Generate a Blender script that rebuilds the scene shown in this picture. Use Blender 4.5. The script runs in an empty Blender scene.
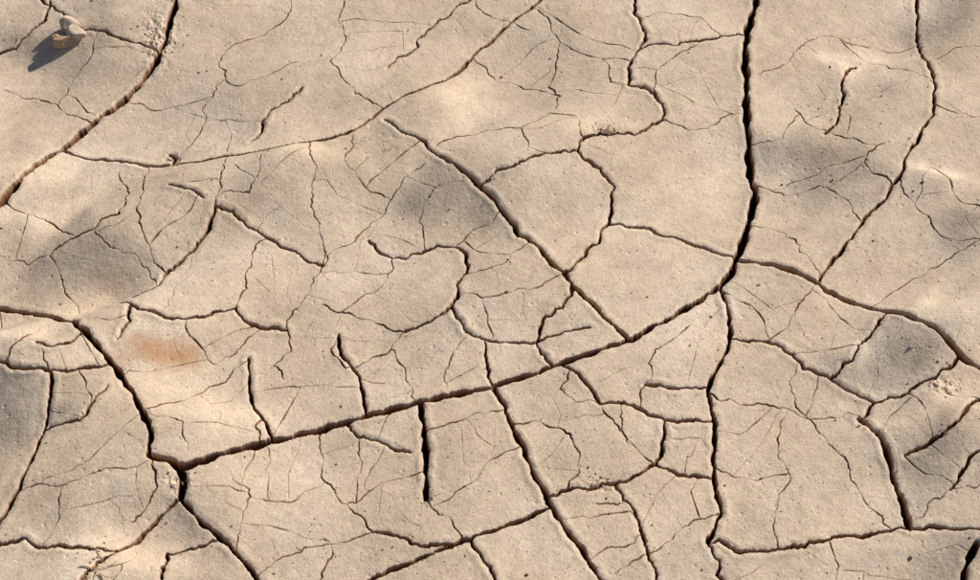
import bpy, math, numpy as np, random
from mathutils import Vector, Matrix
rng=np.random.default_rng(21); random.seed(11)
sc=bpy.context.scene
# ---------------- camera -----------------
PITCH=math.radians(50); HF=math.radians(32); DIST=2.8
camloc=np.array([0,-DIST*math.cos(PITCH),DIST*math.sin(PITCH)])
cd=bpy.data.cameras.new("camera"); cam=bpy.data.objects.new("camera",cd)
sc.collection.objects.link(cam); sc.camera=cam
cam.location=camloc; cam.rotation_euler=(math.pi/2-PITCH,0,0)
cd.sensor_width=36; cd.angle=HF; cd.clip_end=2000; cd.clip_start=0.01
F=490/math.tan(HF/2)
fw=np.array([0,math.cos(PITCH),-math.sin(PITCH)]); up=np.array([0,math.sin(PITCH),math.cos(PITCH)])
def g(px,py):
    d=fw+np.array([1,0,0])*((px-490)/F)+up*((290-py)/F)
    t=-camloc[2]/d[2]; p=camloc+d*t
    return p[0],p[1]
def proj(X,Y):
    dx=X; dy=Y-camloc[1]; dz=-camloc[2]
    z=np.maximum(dy*fw[1]+dz*fw[2],0.05)
    u=dx/z*F+490; v=290-(dy*up[1]+dz*up[2])/z*F
    return u,v
# --------------- grid ---------------------
def axis(lo,hi,st,far):
    core=np.arange(lo,hi,st)
    def grow():
        o=[];s=st;d=0
        while d<far:
            s=min(s*1.05,0.006) if d<0.7 else s*1.12
            d+=s;o.append(d)
        return np.array(o)
    e=grow()
    return np.concatenate([(core[0]-e)[::-1],core,core[-1]+e])
xs=axis(-0.97,0.97,0.00095,400.0); ys=axis(-0.57,0.71,0.00115,400.0)
nx,ny=len(xs),len(ys); print("grid",nx,ny,nx*ny)
X,Y=np.meshgrid(xs.astype(np.float32),ys.astype(np.float32))
def hash2(ix,iy,s):
    h=(ix.astype(np.int64)*374761393+iy.astype(np.int64)*668265263+s*2147483647)&0xFFFFFFFF
    h=((h^(h>>13))*1274126177)&0xFFFFFFFF
    return ((h^(h>>16))&0xFFFF).astype(np.float32)/65535.0
def vnoise(X,Y,sc_,s):
    ca,sa=math.cos(s*1.3+.5),math.sin(s*1.3+.5)
    x=(X*ca-Y*sa)/sc_;y=(X*sa+Y*ca)/sc_
    ix=np.floor(x);iy=np.floor(y);fx=x-ix;fy=y-iy
    fx=fx*fx*(3-2*fx);fy=fy*fy*(3-2*fy)
    ix=ix.astype(np.int64);iy=iy.astype(np.int64)
    a=hash2(ix,iy,s);b=hash2(ix+1,iy,s);c=hash2(ix,iy+1,s);d=hash2(ix+1,iy+1,s)
    return ((a*(1-fx)+b*fx)*(1-fy)+(c*(1-fx)+d*fx)*fy-0.5).astype(np.float32)
N1=vnoise(X,Y,0.004,1); N2=vnoise(X,Y,0.013,2); N3=vnoise(X,Y,0.05,3); N4=vnoise(X,Y,0.12,4)
# --------------- crack tracing (positions measured on the ground) ---------------
C=[
(6.4,[(182,472),(215,458),(260,441),(310,425),(360,412),(410,400),(450,390),(500,379),(550,366),(600,350),(630,340),(660,322),(690,304),(715,287),(733,268)]),
(7.5,[(733,268),(739,248),(748,220),(756,190),(753,150),(748,110),(745,60),(749,30),(756,0),(760,-40)]),
(5.4,[(-30,292),(0,296),(30,303),(60,315),(75,321),(100,352),(125,385),(145,420),(153,440),(150,462),(172,466),(182,475)]),
(7,[(182,470),(181,500)]),
(4,[(181,500),(205,525),(235,553),(268,590)]),
(3.5,[(181,498),(160,512),(140,532),(117,552),(90,575),(80,590)]),
(3,[(-20,543),(0,544),(40,548),(75,550),(115,549)]),
(2.5,[(162,585),(166,550),(190,546),(215,540)]),
(6.8,[(185,-30),(180,0),(170,30),(155,60),(125,90),(90,115),(65,135),(45,150),(25,175),(-5,207)]),
(3.2,[(60,142),(90,150),(130,157),(170,161),(215,161),(270,158),(310,150),(350,137),(390,110),(440,85),(490,45),(545,0),(570,-25)]),
(2.3,[(385,125),(410,140),(440,160)]),
(3.9,[(440,160),(465,182),(500,212),(530,240),(560,270),(600,310),(630,340)]),
(3.0,[(628,92),(655,99),(662,121),(640,135),(602,142),(583,148),(577,160),(600,172),(615,187),(608,220),(600,237),(585,255),(563,272)]),
(2.2,[(480,192),(510,180),(545,165),(577,159)]),
(3,[(608,220),(650,222),(690,235),(733,247)]),
(3,[(635,-20),(635,0),(640,25),(640,55),(630,72),(628,92)]),
(2.4,[(640,56),(670,54),(700,49),(722,43),(746,41)]),
(3.2,[(916,-20),(918,0),(922,40),(932,80),(932,110),(915,150),(890,190),(860,225),(835,255),(816,282)]),
(5.4,[(738,255),(780,265),(820,281),(850,296),(890,315),(930,338),(958,360),(990,372)]),
(3.6,[(720,285),(729,310),(730,340),(718,365),(708,388),(716,420),(714,450),(718,490),(722,510),(708,542)]),
(4,[(495,382),(505,410),(525,455),(548,500),(570,532),(612,590)]),
(3,[(-20,362),(0,365),(40,374),(75,376),(105,369)]),
(3.2,[(53,377),(48,420),(35,460),(15,500),(-5,532)]),
(5.4,[(420,399),(423,430),(426,462),(426,500)]),
(3.6,[(350,585),(400,565),(440,548),(470,538),(510,522),(548,508)]),
(2.6,[(372,532),(400,537),(425,545),(455,540)]),
(3.0,[(543,494),(580,485),(610,480),(640,470),(656,460),(665,432),(665,418),(640,408),(600,405),(590,390),(580,378),(562,366)]),
(2.6,[(645,385),(680,387),(708,386)]),
(2.4,[(665,419),(690,417),(716,415)]),
(2.4,[(656,461),(690,470),(716,471)]),
(2.4,[(614,487),(635,505),(645,540),(662,585)]),
(5.2,[(860,414),(880,440),(895,475),(905,500),(911,526)]),
(2.8,[(698,543),(740,550),(780,546),(830,535),(880,527),(911,525),(950,528),(990,531)]),
(2.6,[(698,543),(720,558),(732,585)]),
(6,[(976,545),(968,562),(962,590)]),
(2.6,[(733,337),(760,338),(777,342),(800,358),(830,374),(860,388),(876,398),(863,413)]),
(2.2,[(886,317),(865,342),(832,372)]),
(2.6,[(876,398),(900,396),(925,383),(948,372),(958,360)]),
(3.2,[(985,402),(968,412),(955,430),(930,445),(905,455)]),
(3,[(113,298),(150,312),(190,318),(215,310),(235,306),(262,322),(286,323)]),
(3.1,[(113,298),(130,290),(155,281),(163,268),(185,250),(205,232),(216,212)]),
(2.2,[(216,212),(245,222),(280,240),(322,260)]),
(2.2,[(170,190),(190,198),(205,207)]),
(1.8,[(216,212),(223,185),(229,163)]),
(2.4,[(126,206),(120,220),(95,232),(65,240),(48,250)]),
(1.8,[(126,206),(127,185),(118,165)]),
(1.8,[(145,162),(143,190),(138,215),(145,240),(158,262)]),
(1.6,[(0,198),(30,212),(60,225),(75,237)]),
(1.8,[(262,236),(250,260),(240,290),(235,306)]),
(1.6,[(322,260),(310,285),(292,305),(286,323)]),
(1.6,[(322,260),(340,240),(370,215),(390,195),(425,165)]),
(2.2,[(368,234),(378,245),(392,252),(420,248),(437,240),(455,242)]),
(3,[(455,242),(466,250),(466,270),(458,292),(450,305),(430,318),(405,325)]),
(1.8,[(405,325),(380,318),(340,305),(322,298)]),
(2.2,[(450,305),(460,318),(472,332),(484,335)]),
(2.2,[(484,335),(486,355),(490,378)]),
(2.4,[(484,335),(510,337),(535,337),(560,330),(590,325)]),
(3,[(570,288),(562,305),(540,322),(536,337)]),
(2.2,[(563,272),(572,282),(570,290)]),
(2.2,[(536,337),(545,352),(552,365)]),
(3.1,[(338,328),(340,345),(355,365),(362,385),(364,408)]),
(2,[(338,328),(330,345),(345,362),(365,355),(390,342)]),
(1.8,[(286,323),(290,345),(272,360),(282,372)]),
(3.1,[(247,352),(248,375),(252,400),(262,415),(272,437)]),
(1.8,[(262,415),(255,425),(258,440)]),
(1.7,[(247,352),(225,375),(200,390),(175,405),(150,418)]),
(1.8,[(185,318),(187,332),(200,345),(215,358)]),
(2.4,[(122,310),(125,330),(118,342)]),
(2.4,[(92,330),(70,348),(50,352),(38,348)]),
(1.6,[(40,330),(25,345),(15,360)]),
(1.6,[(38,348),(45,362),(50,376)]),
(2.4,[(45,435),(62,430),(82,428),(92,415),(110,392)]),
(1.6,[(82,376),(88,395),(92,415)]),
(2,[(130,520),(145,508),(158,490),(152,470)]),
(1.6,[(372,532),(340,500),(320,470),(318,440),(328,424)]),
(1.6,[(372,532),(350,540),(320,545),(300,552),(275,560),(262,575)]),
(1.5,[(330,545),(325,565),(318,585)]),
(2.2,[(345,422),(365,432),(388,440),(410,449)]),
(1.6,[(425,430),(450,420),(475,410),(500,408)]),
(1.5,[(345,500),(385,480),(423,470)]),
(1.8,[(426,505),(450,517),(466,530)]),
(2.6,[(470,540),(480,552),(490,565),(497,590)]),
(1.8,[(508,425),(540,422),(570,434),(580,455),(580,470),(565,485)]),
(1.6,[(600,405),(620,430),(640,450),(656,461)]),
(1.6,[(620,406),(622,425),(640,445)]),
(1.6,[(565,372),(560,390),(575,404),(600,405)]),
(1.6,[(645,385),(640,395),(642,408)]),
(1.6,[(645,385),(648,365),(665,345),(690,325)]),
(1.6,[(720,510),(690,520),(665,540),(640,555),(615,570)]),
(1.5,[(596,500),(625,500),(640,520)]),
(1.6,[(590,555),(630,540),(645,528)]),
(3,[(858,58),(846,70),(844,95),(838,118),(826,131)]),
(1.6,[(795,100),(820,125),(845,140),(870,150)]),
(2,[(885,186),(870,175),(866,158),(882,150)]),
(1.3,[(840,35),(870,50),(900,65),(930,88)]),
(1.3,[(758,75),(790,60),(820,35),(840,35),(880,36),(920,35)]),
(1.6,[(930,168),(950,185),(962,205),(985,218)]),
(1.4,[(905,180),(915,205),(935,225),(960,240),(985,248)]),
(1.6,[(875,302),(900,285),(930,265),(960,250),(985,240)]),
(1.5,[(816,282),(800,300),(790,320),(770,338)]),
(1.5,[(723,285),(745,300),(765,320),(772,338)]),
(1.6,[(730,395),(755,400),(790,402),(812,410)]),
(1.5,[(812,410),(830,440),(850,470),(870,500),(893,524)]),
(1.4,[(708,390),(722,398),(730,395)]),
(2.4,[(984,452),(965,470),(950,490)]),
(1.3,[(911,524),(930,500),(950,490),(984,487)]),
(1.3,[(812,410),(850,405),(863,413)]),
(1.6,[(940,395),(960,400),(985,410)]),
(2.4,[(472,0),(450,18),(428,32),(410,55),(388,71)]),
(1.5,[(472,0),(500,25),(530,33)]),
(1.5,[(470,58),(500,75),(545,90),(560,100)]),
(2,[(560,40),(555,62),(548,85),(560,100),(555,115)]),
(1.5,[(530,12),(560,40),(595,58),(628,70)]),
(1.5,[(600,60),(610,90),(628,92)]),
(1.7,[(290,0),(286,18),(265,33),(235,42),(218,60),(225,75)]),
(1.5,[(225,75),(240,85),(262,78),(300,62)]),
(1.5,[(345,0),(338,20),(345,45),(330,65),(350,90),(385,115)]),
(2.2,[(302,90),(288,103),(270,112),(262,130),(250,143)]),
(1.8,[(160,0),(170,6),(180,12)]),
(2.4,[(-10,48),(20,34),(45,20),(50,8),(48,-10)]),
(2.4,[(30,-10),(45,5),(70,22),(100,35),(130,44),(160,50)]),
(1.5,[(0,80),(30,88),(55,95),(88,115)]),
(1.5,[(55,95),(70,75),(90,55),(100,35)]),
(1.5,[(175,160),(190,140),(205,118),(212,92),(225,75)]),
(3.2,[(168,148),(174,152),(170,161)]),
(1.5,[(120,92),(150,100),(180,97),(212,92)]),
(1.4,[(355,137),(345,165),(360,180),(390,195)]),
(1.4,[(270,158),(262,180),(250,200),(216,212)]),
(1.4,[(310,150),(318,175),(310,205),(322,235),(322,260)]),
(1.6,[(430,158),(455,140),(485,135),(520,138),(548,120),(575,125),(583,148)]),
(1.5,[(520,138),(528,160),(545,165)]),
(1.5,[(662,121),(690,130),(720,118),(748,112)]),
(1.4,[(640,20),(665,15),(700,22),(720,43)]),
(1.4,[(660,100),(655,80),(680,60),(700,49)]),
(1.4,[(440,190),(420,215),(425,245)]),
(1.4,[(500,212),(480,225),(455,242)]),
(1.4,[(530,240),(505,262),(480,268),(466,270)]),
(1.4,[(466,292),(500,295),(530,290),(563,272)]),
(1.4,[(392,252),(385,275),(360,290),(340,305)]),
(1.4,[(415,398),(405,370),(390,342),(405,325)]),
(1.3,[(450,390),(445,365),(455,345),(472,332)]),
(1.3,[(215,358),(240,340),(262,322)]),
(1.3,[(190,455),(185,430),(160,425),(150,418)]),
(1.3,[(40,548),(60,520),(65,490),(95,480),(150,468)]),
(1.3,[(20,495),(50,490),(65,490)]),
(1.3,[(75,321),(90,305),(113,298)]),
(1.3,[(0,250),(25,255),(48,250),(60,275),(75,295),(75,321)]),
(1.3,[(95,232),(110,250),(135,255),(155,281)]),
(1.3,[(230,470),(250,495),(240,525),(235,553)]),
(1.3,[(250,495),(290,500),(325,478)]),
(1.3,[(760,170),(790,185),(820,180),(850,200),(862,222)]),
(1.3,[(755,215),(785,225),(800,250),(820,280)]),
(1.3,[(757,135),(785,130),(800,105)]),
(1.3,[(932,110),(955,120),(985,118)]),
(1.3,[(928,60),(955,50),(985,55)]),
(1.3,[(800,358),(790,380),(812,410)]),
(1.3,[(780,546),(775,510),(790,480),(780,450),(790,402)]),
(1.3,[(717,460),(745,470),(782,470)]),
(1.3,[(830,535),(840,560),(835,590)]),
(1.3,[(911,400),(925,420),(930,445)]),
]
def smooth(pts,sm):
    P=[np.array(g(*p)) for p in pts]
    if len(P)<3 or not sm: return P
    out=[]
    for i in range(len(P)-1):
        p0=P[max(i-1,0)];p1=P[i];p2=P[i+1];p3=P[min(i+2,len(P)-1)]
        for t in (0,0.5):
            out.append(0.5*((2*p1)+(-p0+p2)*t+(2*p0-5*p1+4*p2-p3)*t*t+(-p0+3*p1-3*p2+p3)*t**3))
    out.append(P[-1]);return out
def frac(pts,amp):
    while True:
        out=[pts[0]];split=False
        for a,b in zip(pts[:-1],pts[1:]):
            d=b-a;L=np.hypot(*d)
            if L>0.006:
                n=np.array([-d[1],d[0]])/L
                m=a+d*rng.uniform(.38,.62)+n*rng.normal()*amp*min(L,0.06)
                out+= [m,b];split=True
            else: out.append(b)
        pts=out
        if not split: break
    return np.array(pts)
PXM=1.6/980
lines=[]
order=sorted(range(len(C)),key=lambda i:-C[i][0])
for i in order:
    w,pl=C[i]
    pts=smooth(pl,w>3.05)
    # join ends onto neighbouring cracks
    for e in (0,-1):
        best=None
        for _,Q in lines:
            d=np.hypot(*(Q-pts[e]).T);k=d.argmin()
            if best is None or d[k]<best[0]: best=(d[k],Q[k])
        if best and best[0]<0.018: pts[e]=best[1].copy()
    P=frac(pts,0.05 if w>3.05 else 0.085)
    ww=w if w>3.3 else (w*0.88 if w>2.1 else w*0.62)
    lines.append((ww*PXM*0.5,P))
OR=0.003; ox0,oy0=-1.5,-1.1; OW,OH=1000,850
occ=np.zeros((OH,OW),np.int32)
def cell(x,y): return int((y-oy0)/OR),int((x-ox0)/OR)
def mark(P,idn):
    for a,b in zip(P[:-1],P[1:]):
        n=int(np.hypot(*(b-a))/0.002)+1
        for t in np.linspace(0,1,n+1):
            i,j=cell(*(a+(b-a)*t))
            if 0<=i<OH and 0<=j<OW: occ[i,j]=idn
for k,(w,P) in enumerate(lines): mark(P,k+1)
def grow(tries,maxr,wch,free,clear,rad,dens):
    made=0
    for k in range(tries):
        src=lines[random.randrange(len(lines))][1]
        if len(src)<6: continue
        i=random.randrange(2,len(src)-2); p=src[i].copy(); t=src[i+1]-src[i-1]
        L=np.hypot(*t)
        if L==0: continue
        t/=L; s=random.choice([-1,1]); dirn=math.atan2(t[0]*s,-t[1]*s)+random.gauss(0,0.3)
        # only start where the plate in front is still open
        q=p+rad*OR*np.array([math.cos(dirn),math.sin(dirn)]);cq=cell(*q)
        if not(rad<=cq[0]<OH-rad and rad<=cq[1]<OW-rad): continue
        if (occ[cq[0]-rad:cq[0]+rad+1,cq[1]-rad:cq[1]+rad+1]>0).mean()>dens: continue
        idn=len(lines)+1; path=[p.copy()]; bend=random.gauss(0,0.006); maxl=random.uniform(*maxr)
        tot=0; kink=0; joined=False
        while tot<maxl:
            dirn+=bend
            if random.random()<.25: kink=random.gauss(0,0.32)
            ang=dirn+kink; st=0.005
            p=p+st*np.array([math.cos(ang),math.sin(ang)]); tot+=st; path.append(p.copy())
            c_=cell(*p)
            if not(3<=c_[0]<OH-3 and 3<=c_[1]<OW-3): break
            if tot>0.012 and (occ[c_[0]-1:c_[0]+2,c_[1]-1:c_[1]+2]>0).any(): joined=True;break
        if tot>clear and (joined or random.random()<free):
            P=np.array(path); lines.append((random.choice(wch)*PXM,P)); mark(P,idn); made+=1
    return made
a_=grow(110,(0.12,0.35),[0.34,0.42],0.0,0.07,11,0.075)
b_=grow(520,(0.06,0.25),[0.14,0.18,0.22,0.3],0.12,0.04,8,0.08)
print("lines",len(lines),a_,b_)
# ------------- rasterise cracks -------------
Dep=np.zeros_like(X); E=np.full_like(X,0.06); Msk=np.zeros_like(X)
wob=N1*0.0011+N2*0.0014
for hw,P in lines:
    n=len(P)-1
    ph=random.uniform(0,6.28); Ltot=np.sum(np.hypot(*(P[1:]-P[:-1]).T))
    for i in range(n):
        a=P[i];b=P[i+1]; t=(i+.5)/n
        endt=min(1,min(t,1-t)*Ltot/0.02+0.7)
        w=hw*endt*(0.85+0.25*math.sin(ph+t*Ltot*60)+0.18*math.sin(ph*2+t*Ltot*170))
        thin=hw<0.0011
        dep=min(0.036,max(0.0025,w*9)) if not thin else 0.0003+w*2.6
        soft=0.0008 if thin else 0.0010
        mk=min(1.0,0.2+w/0.0011)
        R=w+ (0.004 if thin else 0.02)
        x0=np.searchsorted(xs,min(a[0],b[0])-R);x1=np.searchsorted(xs,max(a[0],b[0])+R)
        y0=np.searchsorted(ys,min(a[1],b[1])-R);y1=np.searchsorted(ys,max(a[1],b[1])+R)
        if x1<=x0 or y1<=y0: continue
        xx=X[y0:y1,x0:x1];yy=Y[y0:y1,x0:x1]
        d=b-a;LL=d@d+1e-12
        tt=np.clip(((xx-a[0])*d[0]+(yy-a[1])*d[1])/LL,0,1)
        dd=np.hypot(xx-a[0]-tt*d[0],yy-a[1]-tt*d[1])+wob[y0:y1,x0:x1]*min(1,w/0.0018)
        e=dd-w
        s=np.clip(0.5-e/(2*soft),0,1); s=s*s*(3-2*s)
        core=dep*s*(0.7+0.3*np.clip(1-dd/max(w,0.0005),0,1))
        if not thin:
            E[y0:y1,x0:x1]=np.minimum(E[y0:y1,x0:x1],e)
        Dep[y0:y1,x0:x1]=np.maximum(Dep[y0:y1,x0:x1],core)
        Msk[y0:y1,x0:x1]=np.maximum(Msk[y0:y1,x0:x1],mk*np.clip(0.75-e/(2*soft),0,1))
# ------ ground beyond the traced area: polygonal cracking -------
U,V=proj(X,Y)
outm=np.maximum(np.maximum(-60-U,U-1040),np.maximum(-50-V,V-640))
outm=np.clip(outm/40,0,1).astype(np.float32)
outm[(Y<camloc[1]+0.2)]=1
# crumbled patches where the crust has broken up
patch=np.zeros_like(X)
for bx,by,rx,ry in((160,40,14,18),(180,485,12,12),(600,482,14,5),(944,388,16,8),(426,500,6,6),(172,155,8,6),(606,139,12,5)):
    patch+=np.exp(-((U-bx)/rx)**2-((V-by)/ry)**2)
del U,V
def voro(Xw,Yw,cs,seed):
    ix=np.floor(Xw/cs).astype(np.int64);iy=np.floor(Yw/cs).astype(np.int64)
    f1=np.full(Xw.shape,9e9,np.float32);f2=f1.copy()
    for i in(-1,0,1):
        for j in(-1,0,1):
            cx=(ix+i+0.1+0.8*hash2(ix+i,iy+j,seed))*cs;cy=(iy+j+0.1+0.8*hash2(ix+i,iy+j,seed+9))*cs
            d=np.hypot(Xw-cx,Yw-cy).astype(np.float32)
            f2=np.minimum(f2,np.maximum(f1,d));f1=np.minimum(f1,d)
    return (f2-f1)*0.5
sel=outm>0
xo=X[sel]+N3[sel]*0.04+N2[sel]*0.008;yo=Y[sel]+N4[sel]*0.06+N2[sel]*0.006
near=(np.abs(X[sel])<30)&(np.abs(Y[sel])<30)
for cs,w,dp in((0.33,0.0035,0.025),(0.12,0.0012,0.004)):
    v=voro(xo,yo,cs,31)-w
    s=np.clip(0.5-v/0.003,0,1)*outm[sel]*near
    Dep[sel]=np.maximum(Dep[sel],s*dp);Msk[sel]=np.maximum(Msk[sel],s)
    if cs>0.2: E[sel]=np.where(near,np.minimum(E[sel],np.clip(v,-1,0.06)),E[sel])
# --------------- mud undulation, shaped to produce the soft light and shade patches ----------------
EL=math.radians(34); sun_h=np.array([0.82,0.57]); sun_h/=np.hypot(*sun_h)
blobs=[ # x,y,rx,ry,slope (neg = leaning away from the sun)
(70,30,80,45,-.13),(60,255,70,30,-.14),(20,405,45,45,-.2),(95,235,50,30,-.05),(60,510,60,40,-.05),
(215,110,60,30,-.06),(435,195,60,42,-.16),(520,30,50,30,-.07),(800,150,40,30,-.14),(850,185,45,25,-.09),(960,20,40,50,-.13),
(955,225,40,25,-.14),(895,365,45,38,-.17),(950,470,50,35,-.15),(960,560,50,30,-.12),(470,330,70,30,-.04),(720,560,60,30,-.06),
(165,525,25,22,-.13),(330,90,50,25,-.06),(880,90,40,30,-.05),(230,200,60,25,-.06),(620,90,60,30,-.04),(870,560,50,20,-.05),(320,230,40,30,-.05),
(330,158,55,16,.15),(450,108,40,18,.16),(20,150,45,22,.13),(25,325,45,18,.23),(225,415,50,28,.17),(50,215,40,12,.14),
(855,45,25,14,.15),(950,180,40,14,.17),(915,292,40,16,.13),(945,412,35,16,.16),(140,565,60,22,.18),(280,480,60,30,.06),(600,250,50,40,.04),
(150,410,40,20,.11),(690,180,50,50,.04),(700,330,60,40,.03),(780,100,30,20,.06),(90,300,50,12,.09),(590,130,50,20,.08),(930,325,40,12,.06)]
GS=0.006; gx=np.arange(-1.6,1.6,GS);gy=np.arange(-1.4,1.6,GS)
GX,GY=np.meshgrid(gx,gy); gu,gv=proj(GX,GY)
wx=gu+60*vnoise(GX,GY,0.10,50)+34*vnoise(GX,GY,0.05,53)+16*vnoise(GX,GY,0.025,55);wy=gv+40*vnoise(GX,GY,0.10,51)+24*vnoise(GX,GY,0.05,54)
S=np.zeros_like(GX)
for bx,by,rx,ry,a in blobs: S+=3.0*a*np.exp(-((wx-bx)/rx)**2*0.95-((wy-by)/ry)**2*0.95)
S=np.clip(S,-0.52,0.55)
S+=0.11*vnoise(GX,GY,0.11,60)+0.08*vnoise(GX,GY,0.06,61)+0.03*vnoise(GX,GY,0.03,62)
fade=np.clip((1.5-np.abs(GX))/0.4,0,1)*np.clip((1.3-np.abs(GY))/0.4,0,1); S*=fade
kx=2*np.pi*np.fft.fftfreq(len(gx),GS);ky=2*np.pi*np.fft.fftfreq(len(gy),GS);KX,KY=np.meshgrid(kx,ky)
kd=1j*(KX*sun_h[0]+KY*sun_h[1])
Hh=np.real(np.fft.ifft2(np.fft.fft2(-S)*np.conj(kd)/(np.abs(kd)**2+ (0.10*np.hypot(KX,KY))**2+ 3.0)))
gyy,gxx=np.gradient(Hh,GS); ach=-(gxx*sun_h[0]+gyy*sun_h[1])
print("undulation range",Hh.min(),Hh.max(),"slope want/got",S.min(),S.max(),ach.min(),ach.max())
def samp(Gr,x,y):
    fx=np.clip((x-gx[0])/GS,0,len(gx)-1.001);fy=np.clip((y-gy[0])/GS,0,len(gy)-1.001)
    i=fx.astype(int);j=fy.astype(int);u=fx-i;v=fy-j
    return (Gr[j,i]*(1-u)*(1-v)+Gr[j,i+1]*u*(1-v)+Gr[j+1,i]*(1-u)*v+Gr[j+1,i+1]*u*v)
fo=np.clip((1.5-np.abs(X))/0.3,0,1)*np.clip((1.3-np.abs(Y))/0.3,0,1)
und=(samp(Hh,X,Y)*fo).astype(np.float32)
Z=und-Dep
Z-=0.0007*np.exp(-np.clip(E,0,1)/0.002)
Z+=0.0012*np.exp(-((E-0.007)/0.005)**2)*(0.6+1.3*N3+0.6*N2)
Z+=N1*0.00022+N2*0.0004+N3*0.0012
nn8=vnoise(X,Y,0.007,80)+0.6*vnoise(X,Y,0.0035,81)
Z-=np.clip(patch,0,1)*(0.0022+nn8*0.007)
# small pits
pc=0.02; ix=np.floor(X/pc).astype(np.int64);iy=np.floor(Y/pc).astype(np.int64)
pd=np.hypot(X-(ix+.2+.6*hash2(ix,iy,5))*pc,Y-(iy+.2+.6*hash2(ix,iy,6))*pc)
pr=0.0010+0.0018*hash2(ix,iy,8)**3
Z-=np.where(hash2(ix,iy,7)<0.28,0.0013*np.exp(-(pd/pr)**2),0).astype(np.float32)
del ix,iy,pd,pr
def hz(x,y):
    i=min(max(np.searchsorted(ys,y),0),ny-1);j=min(max(np.searchsorted(xs,x),0),nx-1)
    return float(Z[i,j]),float(Dep[i,j])
me=bpy.data.meshes.new("cracked_mud_ground")
co=np.stack([X,Y,Z],-1).reshape(-1,3).astype(np.float32)
nv=nx*ny; nf=(nx-1)*(ny-1)
idx=np.arange(nv,dtype=np.int32).reshape(ny,nx)
fc=np.stack([idx[:-1,:-1],idx[:-1,1:],idx[1:,1:],idx[1:,:-1]],-1).reshape(-1)
me.vertices.add(nv);me.vertices.foreach_set("co",co.ravel())
me.loops.add(nf*4);me.loops.foreach_set("vertex_index",fc)
me.polygons.add(nf);me.polygons.foreach_set("loop_start",np.arange(0,nf*4,4,dtype=np.int32))
me.polygons.foreach_set("use_smooth",np.ones(nf,bool))
me.update(calc_edges=True)
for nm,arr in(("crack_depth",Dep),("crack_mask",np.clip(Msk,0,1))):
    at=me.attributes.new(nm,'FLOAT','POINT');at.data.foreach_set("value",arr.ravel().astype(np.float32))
ground=bpy.data.objects.new("cracked_mud_ground",me);sc.collection.objects.link(ground)
# ---------------- materials -----------------
def newmat(n):
    m=bpy.data.materials.new(n);m.use_nodes=True;nt=m.node_tree
    return m,nt,nt.nodes["Principled BSDF"]
def noise(nt,scale,detail=6,rough=0.6,vec=None):
    n=nt.nodes.new("ShaderNodeTexNoise");n.inputs["Scale"].default_value=scale;n.inputs["Detail"].default_value=detail;n.inputs["Roughness"].default_value=rough
    if vec: nt.links.new(vec,n.inputs["Vector"])
    return n.outputs[0]
def ramp(nt,src,stops):
    r=nt.nodes.new("ShaderNodeValToRGB");e=r.color_ramp.elements
    e[0].position=stops[0][0];e[0].color=stops[0][1];e[1].position=stops[-1][0];e[1].color=stops[-1][1]
    for p,c in stops[1:-1]:
        q=e.new(p);q.color=c
    nt.links.new(src,r.inputs[0]);return r.outputs[0]
def gr(v):return(v,v,v,1)
def mix(nt,fac,a,b,mode='MIX'):
    m=nt.nodes.new("ShaderNodeMix");m.data_type='RGBA';m.blend_type=mode
    for k,v in((0,fac),(6,a),(7,b)):
        if hasattr(v,"is_linked"): nt.links.new(v,m.inputs[k])
        else: m.inputs[k].default_value=v
    return m.outputs[2]
m,nt,bs=newmat("dry_mud")
tc=nt.nodes.new("ShaderNodeTexCoord").outputs["Object"]
base=ramp(nt,noise(nt,4.5,4,0.62,tc),[(0.3,(0.58,0.445,0.325,1)),(0.5,(0.68,0.535,0.40,1)),(0.7,(0.76,0.62,0.485,1))])
mot=ramp(nt,noise(nt,38,4,0.7,tc),[(0.3,gr(0.85)),(0.62,gr(1.06))])
c=mix(nt,1.0,base,mot,'MULTIPLY')
fine=ramp(nt,noise(nt,420,2,0.7,tc),[(0.3,gr(0.72)),(0.65,gr(1.12))])
c=mix(nt,1.0,c,fine,'MULTIPLY')
def specks(c,scale,r0,r1,mscale,m0,m1,amt,col):
    vo=nt.nodes.new("ShaderNodeTexVoronoi");vo.inputs["Scale"].default_value=scale;nt.links.new(tc,vo.inputs["Vector"])
    sp=ramp(nt,vo.outputs["Distance"],[(r0,gr(1)),(r1,gr(0))])
    spm=ramp(nt,noise(nt,mscale,1,0.6,tc),[(m0,gr(0)),(m1,gr(1))])
    spf=mix(nt,1.0,mix(nt,1.0,sp,spm,'MULTIPLY'),gr(amt),'MULTIPLY')
    return mix(nt,spf,c,col)
c=specks(c,85,0.05,0.17,16,0.45,0.6,0.75,(0.2,0.12,0.08,1))
c=specks(c,190,0.08,0.22,9,0.44,0.58,0.65,(0.26,0.17,0.12,1))
# rusty stain
mp=nt.nodes.new("ShaderNodeVectorMath");mp.operation='DISTANCE'
sx,sy=g(165,352)
wn=nt.nodes.new("ShaderNodeTexNoise");wn.inputs["Scale"].default_value=22;nt.links.new(tc,wn.inputs["Vector"])
sub=nt.nodes.new("ShaderNodeVectorMath");sub.operation='MULTIPLY_ADD';nt.links.new(wn.outputs["Color"],sub.inputs[0]);sub.inputs[1].default_value=(0.11,0.06,0);nt.links.new(tc,sub.inputs[2])
scl=nt.nodes.new("ShaderNodeVectorMath");scl.operation='MULTIPLY';nt.links.new(sub.outputs[0],scl.inputs[0]);scl.inputs[1].default_value=(1,2.0,0)
nt.links.new(scl.outputs[0],mp.inputs[0]);mp.inputs[1].default_value=(sx+0.055,(sy+0.03)*2.0,0)
st=ramp(nt,mp.outputs["Value"],[(0.01,gr(0.85)),(0.085,gr(0))])
c=mix(nt,st,c,(0.48,0.24,0.11,1))
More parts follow.
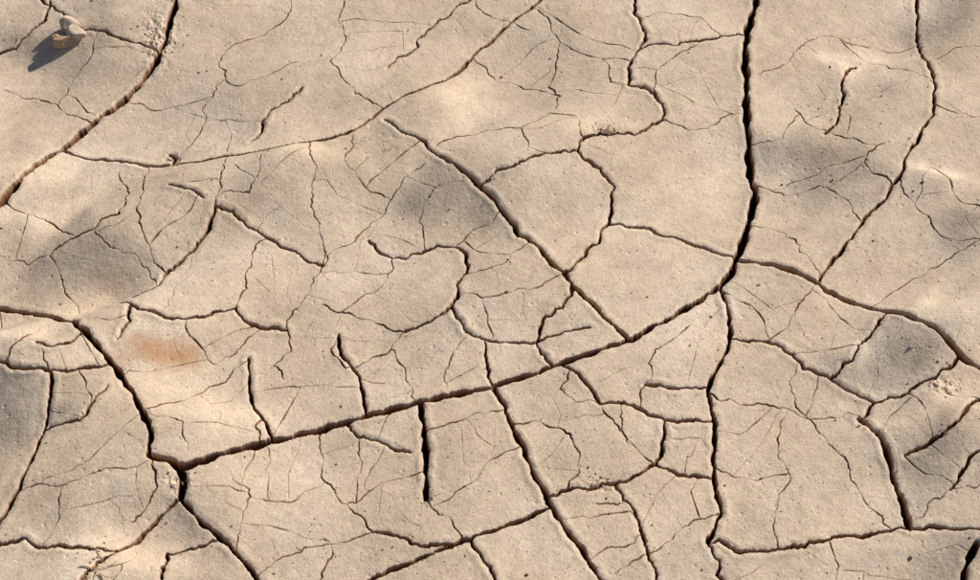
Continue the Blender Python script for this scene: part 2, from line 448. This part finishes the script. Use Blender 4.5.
# crack interior : redder subsoil, plus shade of hairlines and deep floors painted in
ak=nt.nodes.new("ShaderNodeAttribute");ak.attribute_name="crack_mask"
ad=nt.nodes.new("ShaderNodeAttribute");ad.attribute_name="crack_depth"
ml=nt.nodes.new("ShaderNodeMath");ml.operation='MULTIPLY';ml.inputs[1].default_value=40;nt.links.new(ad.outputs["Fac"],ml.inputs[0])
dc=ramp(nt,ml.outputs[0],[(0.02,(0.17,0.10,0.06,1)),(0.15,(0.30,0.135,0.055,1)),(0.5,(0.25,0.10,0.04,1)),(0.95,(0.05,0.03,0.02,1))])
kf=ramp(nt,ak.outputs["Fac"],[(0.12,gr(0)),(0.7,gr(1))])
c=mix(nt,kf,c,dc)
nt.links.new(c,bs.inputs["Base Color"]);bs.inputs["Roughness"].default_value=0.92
bs.inputs["Specular IOR Level"].default_value=0.2
b1=nt.nodes.new("ShaderNodeBump");b1.inputs["Strength"].default_value=0.65;b1.inputs["Distance"].default_value=0.0024
nt.links.new(noise(nt,120,4,0.78,tc),b1.inputs["Height"])
nt.links.new(b1.outputs[0],bs.inputs["Normal"])
me.materials.append(m)
def simplemat(n,ca,cb,scale=60,rough=0.9):
    m,nt,bs=newmat(n);tc=nt.nodes.new("ShaderNodeTexCoord").outputs["Object"]
    nn=noise(nt,scale,5,0.6,tc)
    nt.links.new(ramp(nt,nn,[(0.3,(*ca,1)),(0.7,(*cb,1))]),bs.inputs["Base Color"])
    bs.inputs["Roughness"].default_value=rough
    b=nt.nodes.new("ShaderNodeBump");b.inputs["Strength"].default_value=0.6;b.inputs["Distance"].default_value=0.001
    nt.links.new(noise(nt,scale*4,4,0.6,tc),b.inputs["Height"]);nt.links.new(b.outputs[0],bs.inputs["Normal"])
    return m
m_stone_b=simplemat("brown_stone",(0.30,0.18,0.11),(0.5,0.35,0.23))
m_stone_p=simplemat("pale_stone",(0.46,0.36,0.27),(0.62,0.51,0.4))
m_grit=simplemat("mud_grit",(0.3,0.2,0.13),(0.6,0.47,0.35),30)
m_dark=simplemat("dark_debris",(0.09,0.06,0.04),(0.2,0.13,0.09),40)
m_straw=simplemat("dry_straw",(0.5,0.37,0.22),(0.68,0.55,0.36),40,0.6)
# --------------- stones -----------------
import bmesh
from mathutils import noise as mn
def rock(bm,cx,cy,cz,r,sub=3,seed=0,flat=(1,1,.7),rot=0):
    rs=random.Random(seed)
    q=bmesh.ops.create_icosphere(bm,subdivisions=sub,radius=1)
    planes=[(Vector((rs.gauss(0,1),rs.gauss(0,1),rs.gauss(0,1))).normalized(),rs.uniform(.5,.8)) for _ in range(10)]
    o=Vector((seed*3.1,seed*1.7,0));M=Matrix.Rotation(rot,3,'Z')
    for v in q["verts"]:
        p=v.co.copy()
        for n_,d_ in planes:
            e=p.dot(n_)-d_
            if e>0:p-=n_*e*0.9
        if sub>1:p*=1+0.16*mn.noise(p*1.8+o)
        p=M@Vector((p.x*flat[0],p.y*flat[1],p.z*flat[2]))*r
        v.co=p+Vector((cx,cy,cz))
def obj(name,bm,mat,smooth=False):
    me=bpy.data.meshes.new(name);bm.to_mesh(me);bm.free();o=bpy.data.objects.new(name,me);sc.collection.objects.link(o);me.materials.append(mat)
    return o
for (px,py,r,mt,fl,rot,sd,lift) in[(66,42,.022,m_stone_b,(1.2,.9,.7),.5,3,.4),(78,37,.021,m_stone_p,(1,.9,.9),-.4,8,.4),(70,29,.020,m_stone_p,(1.2,.8,.9),.2,12,.45),(57,38,.014,m_stone_b,(1,1,.8),.9,15,.4),
    (172,152,.006,m_stone_b,(1,1,.8),.3,20,.4),(606,140,.008,m_stone_b,(1.5,.9,.8),.2,21,.3)]:
    x,y=g(px,py);z,_=hz(x,y);bm=bmesh.new();rock(bm,x,y,z+r*lift,r,4 if r>.01 else 3,sd,fl,rot);obj("stone",bm,mt)
# ---------------- grit ------------------
bm=bmesh.new();bd=bmesh.new()
for k in range(2400):
    px=random.uniform(-60,1040);py=random.uniform(-50,640)
    x,y=g(px,py);z,dp=hz(x,y)
    if dp>0.002: continue
    r=0.0007+0.0010*random.random()**2+(0.0024*random.random() if random.random()<.06 else 0)
    rock(bd if random.random()<.3 else bm,x,y,z+r*.3,r,1,k,(1,random.uniform(.6,1),.7),random.uniform(0,3))
for cx,cy,n,s in((160,40,40,12),(600,480,22,9),(945,388,18,10),(426,497,14,6),(843,100,8,12),(178,482,24,9),(100,560,20,14),(606,139,12,7),(172,155,10,6),(945,366,6,6),(508,256,5,6)):
    for k in range(n):
        x,y=g(random.gauss(cx,s),random.gauss(cy,s*.6));z,_=hz(x,y);r=random.uniform(.0008,.0028)
        rock(bm if random.random()<.95 else bd,x,y,z+r*.2,r,2,k+cx,(1,random.uniform(.6,1),.7),random.uniform(0,3))
obj("soil_crumbs",bm,m_grit);obj("dark_soil_crumbs",bd,m_dark)
# --------------- dry straw tuft ---------------
def straw(bm,pts,r):
    prev=None
    for i,p in enumerate(pts):
        p=Vector(p);d=(Vector(pts[min(i+1,len(pts)-1)])-Vector(pts[max(i-1,0)])).normalized()
        a=d.cross(Vector((0,0,1)));a=a.normalized() if a.length>1e-4 else Vector((1,0,0));b=d.cross(a)
        rr=r*(1-0.6*i/len(pts))
        ring=[bm.verts.new(p+(a*math.cos(t)+b*math.sin(t))*rr) for t in [k*math.pi/2.5 for k in range(5)]]
        if prev:
            for k in range(5):bm.faces.new((prev[k],prev[(k+1)%5],ring[(k+1)%5],ring[k]))
        prev=ring
def tuft(name,px,py,n,L,spread,mat,r=.0011,curl=2.0):
    bm=bmesh.new()
    for k in range(n):
        x,y=g(px+random.gauss(0,spread),py+random.gauss(0,spread*.6));an=random.uniform(0,6.28);l=L*random.uniform(.5,1.2);cu=random.uniform(-curl,curl)
        pts=[];hh=random.uniform(.001,.005)
        for i in range(14):
            t=i/13;z,_=hz(x,y);pts.append((x,y,max(z,-0.01)+.001+hh*math.sin(math.pi*t)))
            an+=cu/13+random.gauss(0,.06);x+=math.cos(an)*l/13;y+=math.sin(an)*l/13
        straw(bm,pts,r*random.uniform(.5,1.1))
    return obj(name,bm,mat)
tuft("dry_grass_tuft",96,572,10,.05,9,m_straw,.0013,4)
# ---------------- light ----------------
w=bpy.data.worlds.new("World");sc.world=w;w.use_nodes=True;wn_=w.node_tree
sky=wn_.nodes.new("ShaderNodeTexSky");sky.sky_type='NISHITA';sky.sun_disc=False;sky.sun_elevation=EL;sky.sun_rotation=math.atan2(sun_h[0],sun_h[1])
bg=wn_.nodes["Background"];bg.inputs[1].default_value=0.07;wn_.links.new(sky.outputs[0],bg.inputs[0])
ld=bpy.data.lights.new("sun","SUN");ld.energy=5.0;ld.angle=math.radians(0.5);ld.color=(1,.935,.82)
lo=bpy.data.objects.new("sun",ld);sc.collection.objects.link(lo)
dirv=Vector((sun_h[0]*math.cos(EL),sun_h[1]*math.cos(EL),math.sin(EL)))
lo.rotation_euler=dirv.to_track_quat('Z','Y').to_euler();lo.location=(3,2,3)
sc.view_settings.view_transform='Standard';sc.view_settings.look='None';sc.view_settings.exposure=0
